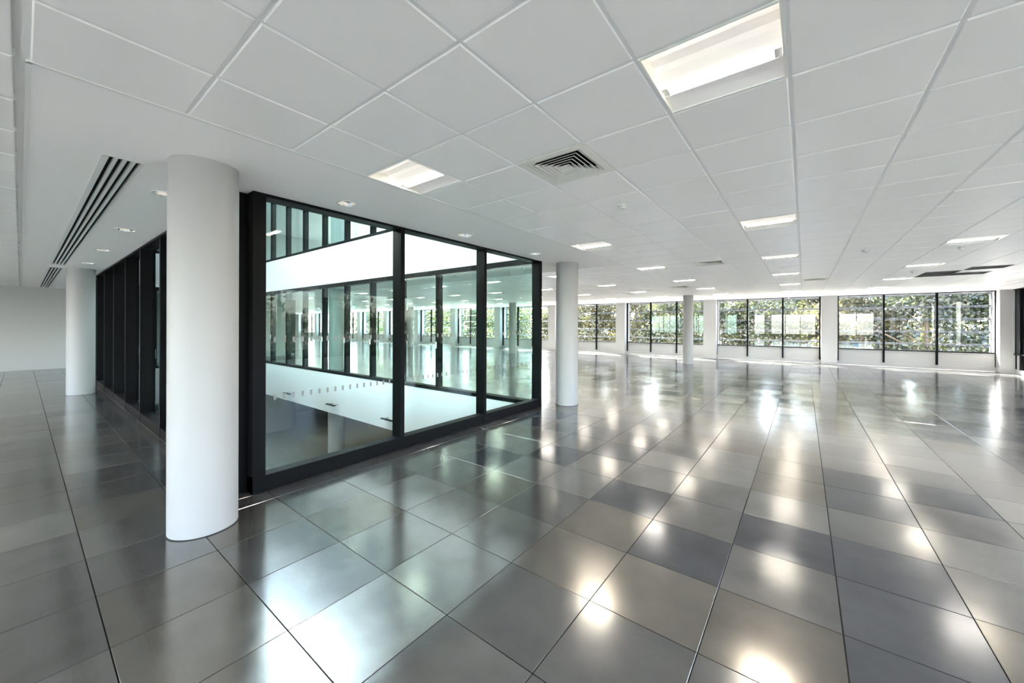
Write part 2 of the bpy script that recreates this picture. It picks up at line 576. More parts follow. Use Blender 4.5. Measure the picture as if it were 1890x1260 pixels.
def ceil_tile_geo(w, d, ch=.006, th=.022):
    a, b = w / 2 - .009, d / 2 - .009
    v = [(-a + ch, -b + ch, 0), (a - ch, -b + ch, 0), (a - ch, b - ch, 0), (-a + ch, b - ch, 0),
         (-a, -b, ch), (a, -b, ch), (a, b, ch), (-a, b, ch),
         (-a, -b, th), (a, -b, th), (a, b, th), (-a, b, th)]
    f = [(3, 2, 1, 0), (8, 9, 10, 11)]
    for k in range(4):
        n = (k + 1) % 4
        f += [(k, n, n + 4, k + 4), (k + 4, n + 4, n + 8, k + 8)]
    return v, f


cmesh = {}
rest_v, rest_f = [], []
for k, c in enumerate(ccells):
    i, j, x0, x1, y0, y1 = c
    w, d = round(x1 - x0, 3), round(y1 - y0, 3)
    R = random.Random(i * 57 + j * 1999)
    tx, ty, dz = R.gauss(0, .0009), R.gauss(0, .0009), R.gauss(0, .0005)
    mx, my = (x0 + x1) / 2, (y0 + y1) / 2
    if k < 300:
        if (w, d) not in cmesh:
            v, f = ceil_tile_geo(w, d)
            me = bpy.data.meshes.new('ceiling_tile'); me.from_pydata(v, [], f)
            me.materials.append(M['tile']); cmesh[(w, d)] = me
        o = link(bpy.data.objects.new('ceiling_tile', cmesh[(w, d)]), ceiling)
        o.location = (mx, my, HC + dz); o.rotation_euler = (tx, ty, 0)
    else:
        v, f = ceil_tile_geo(w, d)
        b = len(rest_v)
        rest_v += [(mx + p[0], my + p[1], HC + dz + p[2] + p[1] * tx - p[0] * ty) for p in v]
        rest_f += [tuple(b + q for q in fc) for fc in f]
me = bpy.data.meshes.new('ceiling_tile_field'); me.from_pydata(rest_v, [], rest_f)
me.materials.append(M['tile'])
o = link(bpy.data.objects.new('ceiling_tile_field', me), ceiling)
o['kind'] = 'stuff'

# grid runners behind the joints
ZR0, ZR1 = HC + .0065, HC + .030
for a, b, c, d in CRECTS:
    i0, i1 = round((a - CX) / .6), round((b - CX) / .6)
    mbs = []
    for i in range(i0, i1 + 1):
        x = CX + .6 * i
        MB().box(x - .02, x + .02, c, d, ZR0, ZR1).build('ceiling_runner', M['runner'], ceiling, recalc=False)
    j0, j1 = math.ceil((c - CY) / .6 - 1e-4), math.floor((d - CY) / .6 + 1e-4)
    for j in range(j0, j1 + 1):
        y = CY + .6 * j
        MB().box(a, b, y - .02, y + .02, ZR0 + .001, ZR1 + .001).build('ceiling_runner', M['runner'], ceiling, recalc=False)
MB().box(XT0, XT1, CS - .06, CS + .01, ZR1, ZR1 + .02).build('ceiling_runner', M['runner'], ceiling, recalc=False)


def plate(name, rects, z0, z1, holes, mat, parent):
    """flat board built from rectangles, with rectangular cut-outs"""
    xs = sorted({r[k] for r in rects + holes for k in (0, 1)})
    ys = sorted({r[k] for r in rects + holes for k in (2, 3)})
    def solid(x, y):
        return any(r[0] < x < r[1] and r[2] < y < r[3] for r in rects) and not any(
            h[0] < x < h[1] and h[2] < y < h[3] for h in holes)
    nx, ny = len(xs) - 1, len(ys) - 1
    g = [[solid((xs[i] + xs[i + 1]) / 2, (ys[j] + ys[j + 1]) / 2) for j in range(ny)] for i in range(nx)]
    m = MB()
    for i in range(nx):
        for j in range(ny):
            if not g[i][j]: continue
            a, b, c, d = xs[i], xs[i + 1], ys[j], ys[j + 1]
            m.quad((a, d, z0), (b, d, z0), (b, c, z0), (a, c, z0))
            m.quad((a, c, z1), (b, c, z1), (b, d, z1), (a, d, z1))
            if i == 0 or not g[i - 1][j]: m.quad((a, c, z0), (a, c, z1), (a, d, z1), (a, d, z0))
            if i == nx - 1 or not g[i + 1][j]: m.quad((b, d, z0), (b, d, z1), (b, c, z1), (b, c, z0))
            if j == 0 or not g[i][j - 1]: m.quad((b, c, z0), (b, c, z1), (a, c, z1), (a, c, z0))
            if j == ny - 1 or not g[i][j + 1]: m.quad((a, d, z0), (a, d, z1), (b, d, z1), (b, d, z0))
    return m.build(name, mat, parent, recalc=False)


DOWN = [(-3.905, 2.115), (-3.905, 3.895), (-3.905, 5.67)] + [(-5.08 - 2.37 * k, 0.875) for k in range(8)]
DOWN += [(-5.08 - 2.37 * k, 7.0) for k in range(7)]
SLOTS = [(-13.02, -4.27), (-21.75, -13.77)]
SLY0, SLY1 = 0.385, 0.60
holes = [(x - .072, x + .072, y - .072, y + .072) for x, y in DOWN] + [(a, b, SLY0, SLY1) for a, b in SLOTS]
plate('plaster_soffit', [(XW, SX, CS, ATR[2]), (ATR[1], SX, ATR[2], ATR[3]), (XW, SX, ATR[3], CN),
                         (XW, ATR[0], ATR[2], ATR[3])] + NOTCH, HC, HC + .03, holes, M['plaster'], ceiling)
plate('plaster_margin', [(XFAR, 5.085, YT1, YWIN + .2)], HC + .001, HC + .03, [], M['plaster'], ceiling)
plate('plaster_margin', [(XT1, 5.085, YS, YT1), (5.125, XE + .35, YS, YWIN + .2)], HC + .001, HC + .03, [], M['plaster'], ceiling)
MB().box(5.085, 5.125, YS, YWIN + .2, HC + .03, HC + .05).build('shadow_gap', M['void_and_shade'], ceiling)
plate('plaster_margin', [(XW, XT0, YS, CS), (XW, XT0, CN, YCORE), (XFAR, XT0, YCORE, CY + 9.0),
                         (XW, XT1, YS, CY - 9.6)], HC + .001, HC + .03, [], M['plaster'], ceiling)
# thin white edge trim round the soffit
mb = MB()
mb.box(SX - .012, SX + .012, CS, CN, HC - .003, HC + .02)
mb.box(XT0, SX, CS - .006, CS + .014, HC - .003, HC + .02)
mb.box(XT0, SX, CN - .012, CN + .012, HC - .003, HC + .02)
mb.build('soffit_edge_trim', M['white_metal'], ceiling, recalc=False)

# ------------------------------------------------------------------ outer walls and windows
def wall(name, boxes, mat=None, label=None):
    m = MB()
    for b in boxes: m.box(*b)
    return struct(m.build(name, mat or M['white_wall'], recalc=False), label)


def window(n, F, u0, u1, mull, label, ends=(1, 1), pane=None):
    """F(u, d, z) -> world, d = distance into the room from the window plane"""
    w = struct(MB(F).box(u0, u1, -.10, -.02, 0.0, .66).build('window_%d' % n, M['white_wall']), label)
    zs, zh = .69, 2.935
    MB(F).box(u0, u1, -.05, .05, zs - .03, zs + .012).build('sill_rail', M['frame_win'], w)
    MB(F).box(u0, u1, -.05, .05, zh - .012, zh + .03).build('head_rail', M['frame_win'], w)
    MB(F).box(u0, u1, -.06, .10, zh + .03, HC + .15).build('head_board', M['white_wall'], w)
    edges = [u0] + list(mull) + [u1]
    for k, u in enumerate(edges):
        a, b = (u, u + .055) if k == 0 else (u - .055, u) if k == len(edges) - 1 else (u - .03, u + .03)
        if (k == 0 and not ends[0]) or (k == len(edges) - 1 and not ends[1]):
            a, b = (u, u + .022) if k == 0 else (u - .022, u)
            MB(F).box(a, b, -.06, .02, zs, zh).build('jamb_strip', M['frame_win'], w)
            MB(F).box(a + (.006 if k else 0), b - (0 if k else .006), -.02, .012, .165, zs).build('panel_joint', M['frame_win'], w)
            continue
        MB(F).box(a, b, -.06, .07, .165, zh).build('mullion', M['frame_win'], w)
    for a, b in zip(edges[:-1], edges[1:]):
        MB(F).box(a + .03, b - .03, -.012, .012, zs + .012, zh - .012).build('glass_pane', pane or M['win_glass'], w)
    MB(F).box(u0, u1, -.02, .01, 0.0, .155).build('skirting', M['white_wall'], w)
    return w


def louvre(F, u0, u1, label, group):
    root = thing('sun_louvre', tuple(F(u0, -.31, 0)), label, 'louvre', group)
    o0 = Vector(F(u0, -.31, 0))
    def G(u, d, z): return tuple(Vector(F(u, d, z)) - o0)
    for z in (.98, 1.47, 1.96, 2.45, 2.94):
        a = math.radians(32)
        c, s = math.cos(a), math.sin(a)
        m = MB(G)
        L, t = .13, .006
        pts = []
        for p, q in ((0, -t), (L, -t), (L, t), (0, t)):
            pts.append((-.33 - p * c + q * s * 0, z - p * s * 1 + q))
        vs = [(u, d, zz) for u in (u0, u1) for d, zz in pts]
        m.add(vs, [(0, 1, 2, 3), (7, 6, 5, 4), (0, 4, 5, 1), (1, 5, 6, 2), (2, 6, 7, 3), (3, 7, 4, 0)])
        bl = m.build('blade', M['louvre_glass'], root)
        MB(G).box(u0, u1, -.335, -.318, z - .007, z + .007).build('nosing', M['grey_metal'], bl)
    for u in (u0 + .02, u1 - .02):
        MB(G).box(u - .015, u + .015, -.47, -.315, .60, 3.0).build('bracket', M['grey_metal'], root)
    return root


FN = lambda u, d, z: (u, YWIN - d, z)
wins = []
bays = [(1.14, 5.545)] + [(1.14 - 4.68 * k + (.03 if k == 1 else 0), 1.14 - 4.68 * k + 4.13) for k in range(1, 12)]
for k, (a, b) in enumerate(bays):
    ml = [a + (b - a) / 3, a + (b - a) * 2 / 3]
    if k == 0: ml = [2.60, 4.083]
    if k == 1: ml = [-2.187, -.783]
    window(k + 1, FN, a, b, ml, 'three-pane black framed window in the long far wall', {0: (1, 0), 1: (0, 1), 2: (1, 0)}.get(k, (1, 1)))
    where = ['beside the black panelled corner bay', 'next along from the corner window', 'behind the slim far column',
             'beside the column ending the partition']
    louvre(FN, a, b, 'glass sun louvre blades outside the far window ' + (where[k] if k < 4 else 'seen through the atrium glazing'), 'sun louvres outside the far wall')
wb = []
xs = [XE + .4] + [v for a, b in bays for v in (b, a)] + [XFAR - .3]
for k in range(0, len(xs) - 1, 2):
    wb.append((xs[k + 1], xs[k], YNW, YWIN + .3, -.02, HC + .02))
wb.append((XFAR - .3, XE + .4, YWIN + .02, YWIN + .3, HC - .02, HC + .8))
wb.append((XFAR - .3, XE + .4, YWIN - .02, YWIN + .3, ZLOW, -.021))
wall('wall_north', wb, label='white far wall piers between black framed windows')
# east wall
FE = lambda u, d, z: (XE + .36 - d, u, z)
ebays = [(21.03 - 4.68 * k - 4.13, 21.03 - 4.68 * k) for k in range(0, 6)]
for k, (a, b) in enumerate(ebays):
    if k == 0:      # blanked bay of black panels next to the corner, almost flush with the wall
        window(13, lambda u, d, z: (XE + .07 - d, u, z), a, b, [a + .9, a + 1.8, a + 2.7, a + 3.6], 'blank black panelled bay in the end wall by the far corner', (0, 0), M['dark_panel'])
        continue
    window(13 + k, FE, a, b, [a + (b - a) / 3, a + (b - a) * 2 / 3], 'black framed window in the right hand end wall')
ys = [YWIN + .3] + [v for a, b in ebays for v in (b, a)] + [YS - .3]
wb = [(XE, XE + .66, ys[k + 1], ys[k], -.02, HC + .02) for k in range(0, len(ys) - 1, 2)]
wb += [(XE + .38, XE + .66, YS - .3, YWIN + .3, HC - .02, HC + .8), (XE + .34, XE + .66, YS - .3, YWIN + .3, ZLOW, -.021)]
wall('wall_east', wb, label='white end wall with window bays beside the far corner')
# south wall, behind the camera
FS = lambda u, d, z: (u, YS - .36 + d, z)
sbays = [(1.6 - 4.68 * k, 1.6 - 4.68 * k + 4.13) for k in range(0, 5)]
for k, (a, b) in enumerate(sbays):
    window(19 + k, FS, a, b, [a + (b - a) / 3, a + (b - a) * 2 / 3], 'black framed window in the wall behind the near desks area')
xs = [XE + .4] + [v for a, b in sbays for v in (b, a)] + [XW - .3]
wb = [(xs[k + 1], xs[k], YS - .66, YS, -.02, HC + .02) for k in range(0, len(xs) - 1, 2)]
wb += [(XW - .3, XE + .4, YS - .66, YS - .38, HC - .02, HC + .8), (XW - .3, XE + .4, YS - .66, YS - .34, ZLOW, -.021)]
wall('wall_south', wb, label='white wall opposite the far window wall')
wall('wall_west', [(XW - .3, XW, YS - .3, YCORE, ZLOW, HC + .8)], label='plain white core wall beyond the slim column')
wall('wall_core', [(XFAR, XW, YCORE - .3, YCORE, ZLOW, HC + .8)], label='white core wall behind the glazed atrium')
wall('wall_end', [(XFAR - .3, XFAR, YCORE - .3, YWIN + .3, ZLOW, HC + .8)], label='white end wall far behind the atrium')
struct(MB().box(XW, XW + .014, YS, YCORE, 0, .10).build('baseboard_west', M['white_wall']), 'white skirting along the core wall')

# ------------------------------------------------------------------ atrium glazing
def glazing(name, F, mulls, z0, z1, label, cat='glass partition', dashes=True, plates=False, sill=.16, head=.028, back_head=.09):
    """F(t, d, z): t along, d depth (0 = glass plane, + towards the office)"""
    org = Vector(F(mulls[0][0], 0, z0))
    root = thing(name, tuple(org), label, cat)
    G = lambda t, d, z: tuple(Vector(F(t, d, z)) - org)
    t0, t1 = mulls[0][0] - mulls[0][1] / 2, mulls[-1][0] + mulls[-1][1] / 2
    zc = z1 - back_head                      # office ceiling line
    for t, w in mulls:
        mu = MB(G).box(t - w / 2, t + w / 2, .012, FD, z0, zc).build('mullion', M['frame'], root)
        MB(G).box(t - .025, t + .025, -.03, .012, z0 + .01, z1).build('pressure_cap', M['frame'], mu)
        if plates:
            MB(G).box(t - .022, t + .022, -.036, -.0305, z0 + 1.06, z0 + 1.22).build('white_plate', M['white_metal'], mu)
    MB(G).box(t0, t1, .012, FD - .003, z0, z0 + sill).build('sill_rail', M['frame'], root)
    MB(G).box(t0, t1, -.028, .012, z0 - .01, z0 + .075).build('sill_cap', M['frame'], root)
    MB(G).box(t0, t1, .012, FD - .003, zc - head, zc + .02).build('head_rail', M['frame'], root)
    MB(G).box(t0, t1, -.028, .012, zc - head, z1).build('head_cap', M['frame'], root)
    for (a, wa), (b, wb_) in zip(mulls[:-1], mulls[1:]):
        pane = MB(G).box(a + .004, b - .004, -.010, .010, z0 + .02, z1 - .02).build('glass_pane', M['glass'], root)
        if dashes:
            m = MB(G)
            n = int((b - a - .16) / .085)
            for q in range(n):
                u = a + .10 + q * (b - a - .20) / max(n - 1, 1)
                for z in (z0 + .90, z0 + 1.50):
                    m.box(u - .012, u + .012, .0104, .0112, z - .028, z + .028)
            d = m.build('manifestation_dashes', M['dash'], pane, recalc=False)
            d['kind'] = 'stuff'
    return root


EM = [(1.4195, .111), (3.081, .06), (4.722, .055), (6.385, .09)]
XM = [(-4.455, .09)] + [(-5.95 - 1.5 * k, .06) for k in range(9)] + [(-19.41, .08)]
ZH = HC + .09
FEa = lambda t, d, z: (GX + d, t, z)            # near side, office towards +x
FSo = lambda t, d, z: (t, GY0 - d, z)           # office towards -y
FNo = lambda t, d, z: (t, GY1 + d, z)           # office towards +y
FWe = lambda t, d, z: (GXW - d, t, z)           # office towards -x
glazing('atrium_glazing', FEa, EM, 0, ZH, 'black framed three-bay glass partition between two white columns')
glazing('atrium_glazing', FSo, XM, 0, ZH, 'long black finned glass partition running behind the nearest column', plates=True)
glazing('atrium_glazing', FNo, XM, 0, ZH, 'glazed screen seen across the atrium below the white band', plates=True, sill=.075)
glazing('atrium_glazing', FWe, EM, 0, ZH, 'short glazed screen closing the far end of the atrium', sill=.075)
up_lab = {'n': 'upper storey glazing above the white band across the atrium', 's': 'upper storey glazing over the long finned partition',
          'e': 'upper storey glazing above the near three-bay partition', 'w': 'upper storey glazing at the far end of the atrium'}
for key, F, mm in (('n', FNo, XM), ('s', FSo, XM), ('e', FEa, EM), ('w', FWe, EM)):
    glazing('atrium_upper_glazing', F, mm, ZUP, ZUP + 3.0, up_lab[key], dashes=False, sill=.05)


def ring(name, z0, z1, label, extra=None):
    x0, x1, y0, y1 = GXW, GX, GY0, GY1
    t = .14
    boxes = {'north': (x0 - t, x1 + t, y1 - .02, y1 + t, z0, z1), 'south': (x0 - t, x1 + t, y0 - t, y0 + .02, z0, z1),
             'east': (x1 - .02, x1 + t, y0 + .02, y1 - .02, z0, z1), 'west': (x0 - t, x0 + .02, y0 + .02, y1 - .02, z0, z1)}
    for k, b in boxes.items(): wall('wall_%s_%s' % (name, k), [b], M['spandrel'], label % k)


ring('atrium_upper', ZH + .002, ZUP - .012, 'white spandrel band above the glazing on the %s side of the atrium')
ring('atrium_lower', -1.35, -.012, 'white spandrel below floor level on the %s side of the atrium')
ring('atrium_sun_block', ZUP + 3.002, ZUP + 6.0, 'white roof upstand raised to block sun on the %s side of the atrium')  # unseen upstand made taller to keep sun off the columns

# slim dark bars on the lower north spandrel
for x, z in ((-15.95, -1.03), (-12.55, -1.03), (-9.35, -1.03), (-6.2, -1.03)):
    t = thing('wall_bar_light', (x, GY1 - .02, z), 'slim dark bar bracketed to the white spandrel below the glazed screen', 'wall light',
              'dark bars on the atrium spandrel')
    bevel(MB().box(-.27, .27, -.20, -.12, 0, .03).build('housing', M['frame'], t), .004)
    for u in (-.17, .17): MB().box(u - .015, u + .015, -.12, -.001, .005, .022).build('bracket', M['grey_metal'], t)

# ------------------------------------------------------------------ lower and upper storeys round the atrium
lowf = struct(MB().box(XFAR, XE + .3, YS - .3, YWIN, ZLOW - .3, ZLOW - .014).build('floor_lower', M['joint']), 'grey stone floor at the bottom of the atrium')
v, f = floor_tile_geo(.6, .3)
me = bpy.data.meshes.new('stone_tile'); me.from_pydata(v, [], f); me.materials.append(M['lower_floor'])
cells = []
for i in range(-46, -4):
    for j in range(0, 52):
        x, y = .6 * i - .3, -.2 + .3 * j
        if x > -26:
            cells.append((x, y))
def lowsize(c):
    p = project(c[0], c[1], ZLOW)
    return 0 if p is None or not (488 < p[0] < 1000 and 700 < p[1] < 900) else 1 / p[2]
cells.sort(key=lambda c: -lowsize(c))
rv, rf = [], []
for k, (x, y) in enumerate(cells):
    if k < 300:
        o = link(bpy.data.objects.new('stone_tile', me), lowf); o.location = (x, y, ZLOW)
    else:
        b = len(rv); rv += [(x + p[0], y + p[1], ZLOW + p[2]) for p in v]; rf += [tuple(b + q for q in fc) for fc in f]
m2 = bpy.data.meshes.new('stone_tile_field'); m2.from_pydata(rv, [], rf); m2.materials.append(M['lower_floor'])
o = link(bpy.data.objects.new('stone_tile_field', m2), lowf); o['kind'] = 'stuff'
struct(plate('ceiling_lower', [(r[0], r[1], r[2], r[3]) for r in slab_rects()], -1.33, -1.30, [], M['plaster'], None), 'white ceiling of the storey below')
ux0, ux1, uy0, uy1 = -26.0, 3.0, -5.0, 15.0
x0, x1, y0, y1 = ATR
urects = [(ux0, ux1, uy0, y0), (x1, ux1, y0, y1), (ux0, ux1, y1, uy1), (ux0, x0, y0, y1)]
struct(plate('floor_upper', urects, ZUP - .30, ZUP - .02, [], M['steel_mid'], None), 'floor of the storey above')
struct(plate('ceiling_upper', urects, ZUP + 2.93, ZUP + 3.2, [], M['plaster'], None), 'ceiling of the storey above')
FU = lambda u, d, z: (u, uy1 + .1 - d, z + ZUP)
ubays = [(ux0 + .6 + 4.75 * k, ux0 + .6 + 4.75 * k + 4.13) for k in range(6)]  # window bays added to let daylight into the upper storey
for k, (a, b) in enumerate(ubays):
    window(30 + k, FU, a, b, [a + 1.38, a + 2.75], 'black framed window added to daylight the storey above')
ue = [ux0 - .2] + [v for ab in ubays for v in ab] + [ux1 + .2]
wall('wall_upper_north', [(ue[k], ue[k + 1], uy1 - .1, uy1 + .2, ZUP - .3, ZUP + 3.2) for k in range(0, len(ue), 2)], label='white wall opened by added windows in the storey above')
wall('wall_upper', [(ux0 - .2, ux1 + .2, uy0 - .2, uy0, ZUP - .3, ZUP + 3.2),
                    (ux0 - .2, ux0, uy0, uy1, ZUP - .3, ZUP + 3.2), (ux1, ux1 + .2, uy0, uy1, ZUP - .3, ZUP + 3.2)],
     label='white walls of the storey above')
# roof light over the atrium
ZR = ZUP + 6.0
for k in range(6):
    x = GXW + .2 + (GX - GXW - .4) * k / 5
    t = thing('roof_truss', (x, (GY0 + GY1) / 2, ZR), 'white steel truss spanning the glass atrium roof', 'truss', 'trusses of the atrium roof')
    hw = (GY1 - GY0) / 2 + .1
    MB().box(-.05, .05, -hw, hw, .0, .12).build('bottom_chord', M['white_metal'], t)
    MB().box(-.05, .05, -hw, hw, .62, .72).build('top_chord', M['white_metal'], t)
    for q in range(6):
        ya, yb = -hw + q * hw / 3, -hw + (q + 1) * hw / 3
        MB().bar((0, ya, .10 if q % 2 else .64), (0, yb, .64 if q % 2 else .10), .06).build('diagonal', M['white_metal'], t)
rl = thing('roof_glazing', (GXW, GY0, ZR + .74), 'glass panes of the roof light over the atrium', 'roof light')
for k in range(10):
    a = (GX - GXW) / 10
    MB().box(k * a + .02, (k + 1) * a - .02, -.1, GY1 - GY0 + .1, 0, .02).build('glass_pane', M['roof_glass'], rl)
    MB().box(k * a - .02, k * a + .02, -.1, GY1 - GY0 + .1, -.02, .06).build('glazing_bar', M['white_metal'], rl)

# ------------------------------------------------------------------ columns
def column(x, y, z0, z1, r, label, group=None):
    t = thing('round_column', (x, y, z0), label, 'column', group)
    MB().lathe([(r, .004), (r, z1 - z0)], 72, close=True).build('shaft', M['column'], t, smooth=True)
    MB().lathe([(r - .01, .0005), (r + .010, .0005), (r + .010, .004), (r - .01, .004)], 72).build('base_ring', M['black_ring'], t)  # thin black ring round the column foot
    return t


column(-3.945, .918, 0, HC - .001, .229, 'stout white round column at the corner of the glass partition')
column(-13.62, .865, 0, HC - .001, .23, 'white round column near the plain core wall beside the finned partition')
column(-3.975, 6.955, 0, HC - .001, .229, 'white round column at the far end of the three-bay glass partition')
column(-3.99, 17.45, 0, HC + .01, .205, 'slim white round column standing before the far windows')
column(-13.62, 6.98, 0, HC - .001, .25, 'white round column behind the glazed screen across the atrium')
column(-13.62, 17.45, 0, HC + .01, .205, 'white round column far behind the atrium before the windows')
column(-23.2, 17.45, 0, HC + .01, .205, 'white round column deep behind the atrium screens')
column(-13.65, 7.0, ZLOW, -1.30, .27, 'white round column on the lower atrium floor')
column(-13.62, 7.05, ZUP, ZUP + 2.93, .25, 'white round column in the upper storey across the atrium')

# ------------------------------------------------------------------ luminaires
def make_luminaire():
    t = thing('recessed_luminaire', (0, 0, HC), 'lit square recessed ceiling luminaire with warm lamp strip', 'ceiling light', 'recessed luminaires in the tile grid')
    H = .291
    m = MB()                                  # rim
    for s in (-1, 1):
        m.box(-H, H, s * H - .010 if s > 0 else -H, H if s > 0 else -H + .010, -.002, .03)
        m.box(s * H - .010 if s > 0 else -H, H if s > 0 else -H + .010, -H + .01, H - .01, -.002, .03)
    m.build('rim', M['white_metal'], t, recalc=False)
    # asymmetric optic: near reflector, sloping lens, lit lamp strip, far reflector; both reflectors glow by themselves
    def strip(prof, name, mat, par, L):
        m = MB()
        for (ya, za), (yb, zb) in zip(prof[:-1], prof[1:]):
            m.quad((-L, ya, za), (L, ya, za), (L, yb, zb), (-L, yb, zb))
        return m.build(name, mat, par, smooth=True, recalc=False)
    E = H - .010
    near = [(-E, .003)] + [(-E + (E - .075) * u, .003 + .072 * math.sin(u * math.pi * .62)) for u in (.12, .25, .4, .55, .7, .85, 1)]
    strip(near, 'reflector', M['near_glow_panel'], t, E)
    strip([(.122, .052), (.128, .050), (.20, .030), (E, .003)], 'reflector', M['far_glow_panel'], t, E)
    for sx in (-1, 1):
        MB().box(sx * E - .002, sx * E + .002, -E, E, 0, .10).build('end_plate', M['reflector'], t, recalc=False)
    L = H - .014
    hs = MB().box(-L, L, -.07, .122, .085, .092).build('lamp_housing', M['white_metal'], t, recalc=False)
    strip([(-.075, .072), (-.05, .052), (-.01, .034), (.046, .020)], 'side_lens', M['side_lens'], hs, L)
    n = 6
    for k in range(n):
        a = -L + .035 + k * (2 * L - .07) / n
        b = a + (2 * L - .07) / n - .004
        MB().box(a, b, .049, .119, .016, .022).build('lamp_lens', M['lens'], hs, recalc=False)
    MB().box(-L, L, .119, .122, .012, .085).build('lamp_skirt', M['white_metal'], hs, recalc=False)
    for sx in (-1, 1):
        MB().box(min(sx * L, sx * (L - .032)), max(sx * L, sx * (L - .032)), .047, .121, .014, .026).build('end_cap', M['white_metal'], hs, recalc=False)
    MB().box(-H + .004, H - .004, -H + .004, H - .004, .10, .106).build('tray', M['white_metal'], t, recalc=False)
    ld = bpy.data.lights.new('lamp_light', 'AREA')      # the luminaire's own light, cut off by its optic
    ld.shape = 'RECTANGLE'; ld.size = 2 * L - .07; ld.size_y = .07
    ld.energy = LAMP_W; ld.color = (1.0, 0.87, 0.72); ld.spread = math.radians(125)
    lo = bpy.data.objects.new('lamp_light', ld); link(lo, t)
    lo.location = (0, .084, .0145)
    return t


proto = make_luminaire()
first = True
for x, y in LUMS:
    if first:
        proto.location = (x, y, HC); first = False
    else:
        copy_tree(proto, (x, y, HC))
for o in [o for o in coll.objects if o.name.startswith('recessed_luminaire')]:
    x, y = o.location.x, o.location.y
    key = (round(x, 1), round(y, 1))
    named = {(-2.8, 2.1): 'lit luminaire touching the soffit edge beside the large air diffuser',
             (-.4, 2.1): 'large lit luminaire on the open side of the large air diffuser',
             (-2.8, 5.7): 'lit luminaire touching the soffit edge above the end bay of the partition',
             (-.4, 5.7): 'lit luminaire on the open side of the second air diffuser',
             (2.0, 8.7): 'lit luminaire with a tiny sensor beyond it, towards the end wall',
             (2.0, 11.7): 'lit luminaire between two tiny sensors near the black grilles',
             (2.0, 14.7): 'lit luminaire right beside the pair of black grilles'}
    if key in named: o['label'] = named[key]
    elif x < -4.5 and y > 8:
        o['label'] = 'small lit ceiling luminaire seen through or past the atrium glazing'; o['group'] = 'luminaires beyond the atrium'
    elif y < 0:
        o['label'] = 'lit luminaire in the tiles on the side of the slot diffusers'; o['group'] = 'luminaires beside the slot diffusers'
    else: o['label'] = 'lit square luminaire in the row running towards the far windows'
for x in (-6.5, -10.5, -14.5, -18.5):  # luminaire copies added to brighten the storeys above and below
    copy_tree(proto, (x, 8.0, ZUP + 2.905), 'luminaire added to brighten the upper storey across the atrium', 'added upper storey luminaires')
    copy_tree(proto, (x, 9.6, ZUP + 2.905), 'luminaire added to brighten the upper storey across the atrium', 'added upper storey luminaires')
    copy_tree(proto, (x, 9.6, -1.345), 'luminaire added in the ceiling to light the storey below', 'added lower storey luminaires')
    copy_tree(proto, (x, 13.0, -1.345), 'luminaire added in the ceiling to light the storey below', 'added lower storey luminaires')

# ------------------------------------------------------------------ air diffusers
def make_diffuser():
    t = thing('air_diffuser', (0, 0, HC), '', 'air vent', 'square louvred air diffusers in the ceiling')
    H = .291
    m = MB()
    a = .235
    for x0, x1, y0, y1 in ((-H, H, -H, -a), (-H, H, a, H), (-H, -a, -a, a), (a, H, -a, a)):
        m.box(x0, x1, y0, y1, -.001, .014)
    m.build('flange', M['cream_metal'], t, recalc=False)
    # nested square louvre cones
    for k in range(6):
        ro = a - .006 - k * .0365
        m = MB()
        ri = ro - .028
        zo, zi = .001, .040
        for s in range(4):
            c, sn = [(1, 0), (0, 1), (-1, 0), (0, -1)][s]
            def R(x, y, z): return (x * c - y * sn, x * sn + y * c, z)
            e = .008
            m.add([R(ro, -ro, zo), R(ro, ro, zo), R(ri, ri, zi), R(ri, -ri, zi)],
                  [(0, 1, 2, 3)], 1)  # outer blade faces painted black for the shade between blades
            m.add([R(ro, -ro, zo), R(ro, ro, zo), R(ro - e, ro - e, zo - .0006), R(ro - e, -ro + e, zo - .0006)], [(0, 1, 2, 3)])
            m.add([R(ro - e, -ro + e, zo - .0006), R(ro - e, ro - e, zo - .0006), R(ri - e, ri - e, zi), R(ri - e, -ri + e, zi)], [(0, 1, 2, 3)])
        m.build('louvre_cone', [M['cream_metal'], M['void_and_shade']], t, recalc=False)
    MB().box(-.016, .016, -.016, .016, .0, .012).build('centre_cap', M['cream_metal'], t, recalc=False)
    MB().box(-H + .005, H - .005, -H + .005, H - .005, .09, .10).build('plenum', M['void_and_shade'], t, recalc=False)
    m = MB()
    for x0, x1, y0, y1 in ((-H + .005, -a, -H + .01, H - .01), (a, H - .005, -H + .01, H - .01), (-a, a, -H + .01, -a), (-a, a, a, H - .01)):
        m.box(x0, x1, y0, y1, .015, .09)
    m.build('plenum_side', M['void_and_shade'], t, recalc=False)
    return t


dl = ['large cream louvred air diffuser nearest the corner column', 'cream louvred air diffuser in line with the middle of the three-bay partition',
      'louvred air diffuser next to a luminaire towards the far windows', 'louvred air diffuser in the ceiling near the slim far column',
      'louvred air diffuser in the ceiling beyond the far end of the partition', 'louvred air diffuser over the right hand floor']
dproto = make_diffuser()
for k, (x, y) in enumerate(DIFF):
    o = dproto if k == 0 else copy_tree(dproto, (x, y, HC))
    o.location = (x, y, HC); o['label'] = dl[k]

